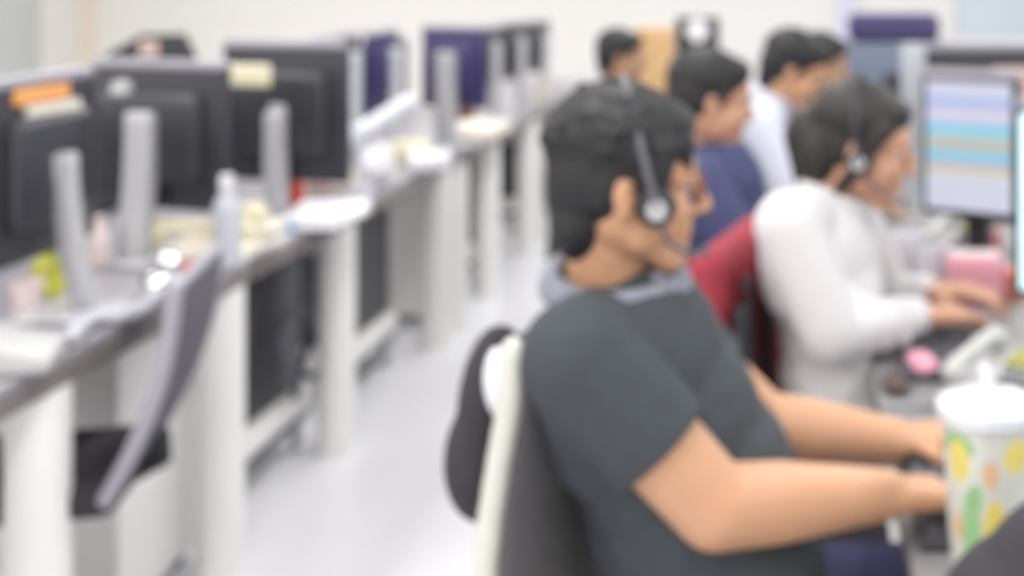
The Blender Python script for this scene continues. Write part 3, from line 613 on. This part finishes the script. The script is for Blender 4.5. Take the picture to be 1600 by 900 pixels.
# grey things at the very left
t = thing('desk_phone', 'light grey desk phone at the left edge of the nearest desk', 'phone', (X(0, 2.45), 2.45, LZ), R(20))
MB().prism([(-.10, .002), (.10, .002), (.10, .03), (-.10, .085)], -.09, .09).build('body', M['phone'], t, bevel=.008)
MB().cap((-.08, -.07, .105), (-.08, .07, .105), .018, .018).ell((-.08, -.08, .095), (.024, .026, .024)).ell((-.08, .08, .095), (.024, .026, .024)).build('handset', M['phone'], t, remesh=.005, sm=2)
# white cable snaking along the desk
cp = [on(112, 540), on(128, 522), on(150, 508), on(190, 506), on(220, 498), on(245, 475), on(262, 458), on(275, 445)]
cc = []
for a, b in zip(cp, cp[1:]):
    for k in range(4): cc.append(a.lerp(b, k / 4) + Vector((0, 0, .019)))
tag(MB().tube(cc, .019).build('cable_bundle', M['cable'], remesh=.006, sm=6), 'thick pale cable bundle winding on the nearest left desk', 'cable')
# chrome balls added to catch ceiling light as bright glints by the chair
for px, py, lab in ((265, 432, 'chrome ball ornament farther back, added for its glint above the tilted chair'), (243, 468, 'chrome ball ornament added for its glint, closest to the tilted chair top')):
    q = on(px, py)
    tag(MB().ell(q + Vector((0, 0, .031)), (.031, .031, .031), seg=48).cyl(q + Vector((0, 0, .0005)), q + Vector((0, 0, .006)), .014).build('glint_ball', M['chrome']), lab, 'reflector', 'added chrome reflectors')

# ------------------------------------------------------------------ right desk clutter
q = Vector((X(1543, 1.72), 1.72, DZ))
t = thing('tumbler', 'clear fruit print tumbler with white lid and straw, by the typing hands', 'cup', q)
mb = MB(); seg = 192; hh = .205
mb.lathe((0, 0, 0), [(.048 + .014 * j / 96, .001 + hh * j / 96) for j in range(97)], seg=seg)
for j in range(96):
    for k in range(seg):
        ang = ((k + .5) / seg * 360 + 90) % 360   # 0 = towards the camera, turning to the right
        if ang > 180: ang -= 360
        sx = ang; v = (j + .5) / 96; mi = 0
        def inb(cx_, cy_, rx, ry): return ((sx - cx_) / rx) ** 2 + ((v - cy_) / ry) ** 2 < 1
        if inb(2, .33, 17, .23) or inb(20, .24, 14, .16) or inb(32, .83, 20, .11) or inb(-48, .78, 16, .14): mi = 2
        elif inb(-32, .30, 14, .32) or inb(-50, .88, 26, .08) or inb(-20, .08, 30, .10) or inb(120, .4, 25, .3) or inb(-24, .56, 9, .10): mi = 1
        elif inb(-4, .72, 12, .09) or inb(-55, .35, 10, .10) or inb(170, .5, 20, .2): mi = 3
        mb.MI[j * seg + k] = mi
mb.build('cup_body', [M['clear'], M['cupg'], M['cupy'], M['cupo']], t)
MB().lathe((0, 0, 0), [(.063, .205), (.068, .208), (.068, .224), (.060, .232), (.030, .236)]).build('lid', M['lid'], t)
MB().cyl((0, 0, .236), (-.004, .004, .275), .0085).build('straw', M['white'], t)
def keyboard(label, x, y, rz):
    t = thing('keyboard', label, 'keyboard', (x, y, DZ), rz)
    MB().box((0, 0, .008), (.15, .44, .015), bev=.004).build('body', M['keyb'], t)
    m_ = MB()
    for r_ in range(5):
        for c_ in range(14): m_.box((-.054 + r_ * .027, -.195 + c_ * .03, .019), (.022, .025, .007), bev=.002)
    m_.build('keys', M['mauve'], t); return t
keyboard("dark keyboard under the nearest man's hands", .245, 1.99, 0)
keyboard('dark keyboard between the woman in white and the grey phone', X(1462, 2.72), 2.72, R(-6))
def phone(label, x, y, rz, s=1):
    t = thing('desk_phone', label, 'phone', (x, y, DZ), rz)
    MB().prism([(-.10 * s, .002), (.10 * s, .002), (.10 * s, .09 * s), (-.10 * s, .03)], -.10 * s, .10 * s).build('body', M['phone'], t, bevel=.008)
    tl = math.atan2(.09 * s - .03, .2 * s)
    MB().box((.055 * s, -.02 * s, .079 * s + .004), (.055 * s, .10 * s, .006), rot=(0, -tl, 0)).build('display', M['lcd'], t)
    m_ = MB()
    for a in range(4):
        for b in range(3): m_.box((-.07 * s + a * .025 * s, -.05 * s + b * .028 * s, .042 + a * .007 * s + .004), (.016, .018, .007), rot=(0, -tl, 0), bev=.002)
    m_.build('keypad', M['mauve'], t)
    MB().cap((-.06 * s, .078 * s, .085 * s), (.07 * s, .078 * s, .115 * s), .016, .016).ell((-.065 * s, .078 * s, .072 * s), (.024, .024, .022)).ell((.078 * s, .078 * s, .105 * s), (.024, .024, .022)).build('handset', M['phone'], t, remesh=.005, sm=2)
    return t
phone('grey desk phone with olive display at the right edge', X(1575, 2.36), 2.34, R(48), 1.0)
phone('grey desk phone with dark olive display behind the pink box', X(1515, 3.5), 3.62, R(60), .9)
t = thing('pink_box', 'pink box on the right desk under the striped screen', 'box', (X(1524, 3.1), 3.12, DZ), R(-6))
MB().box((0, 0, .058), (.135, .09, .115), bev=.008).build('body', M['pink'], t)
MB().box((0, -.002, .118), (.12, .07, .012), bev=.004).build('lid', M['pinkw'], t)
tag(MB().box(Vector((X(1546, 3.42), 3.38, DZ + .065)), (.05, .02, .13), rot=(0, 0, .1), bev=.004).build('tag_card', M['pink2']), 'rose coloured card standing behind the pink box', 'card')
tag(MB().lathe((X(1580, 3.16), 3.16, DZ), [(.028, .001), (.032, .01), (.030, .07), (.02, .075)]).build('jar', M['coral']), 'coral jar touching the right of the pink box', 'jar')
tag(MB().box(Vector((X(1437, 2.62), 2.56, DZ + .02)), (.05, .09, .038), rot=(0, 0, .2), bev=.015).build('pouch', M['pink']), "pink pouch beside the woman's keyboard", 'pouch')
t = thing('computer_mouse', 'small dark mouse near the desk edge beside the woman in white', 'mouse', (X(1395, 2.52), 2.46, DZ)); MB().ell((0, 0, .016), (.03, .046, .0155)).build('shell', M['brown_d'], t); MB().box((.02, 0, .0295), (.01, .006, .004)).build('wheel', M['black'], t)
cup('white cup beyond the hands of the woman in white', Vector((X(1455, 3.3), 3.3, DZ)), .10, .042, 'white')
cup('second white cup, left of the cup beyond the woman’s hands'.replace('’', "'"), Vector((X(1418, 3.38), 3.4, DZ)), .11, .05, 'white')
tag(MB().ell(Vector((.275, 1.43, DZ + .09)), (.13, .12, .088), rot=(0, R(-20), 0)).ell(Vector((.31, 1.43, DZ + .13)), (.11, .10, .088), rot=(0, R(-20), 0)).box((.29, 1.43, DZ + .012), (.2, .18, .022), bev=.01).build('shoulder_bag', M['fabric_d'], remesh=.008, sm=8), 'dark grey soft bag at the lower right corner of the desk', 'bag')
tag(MB().box(Vector((.40, 1.78, DZ + .006)), (.15, .21, .010), rot=(0, 0, .15)).build('paper_sheets', M['paper']), "white paper sheets on the right desk behind the tumbler", 'paper')
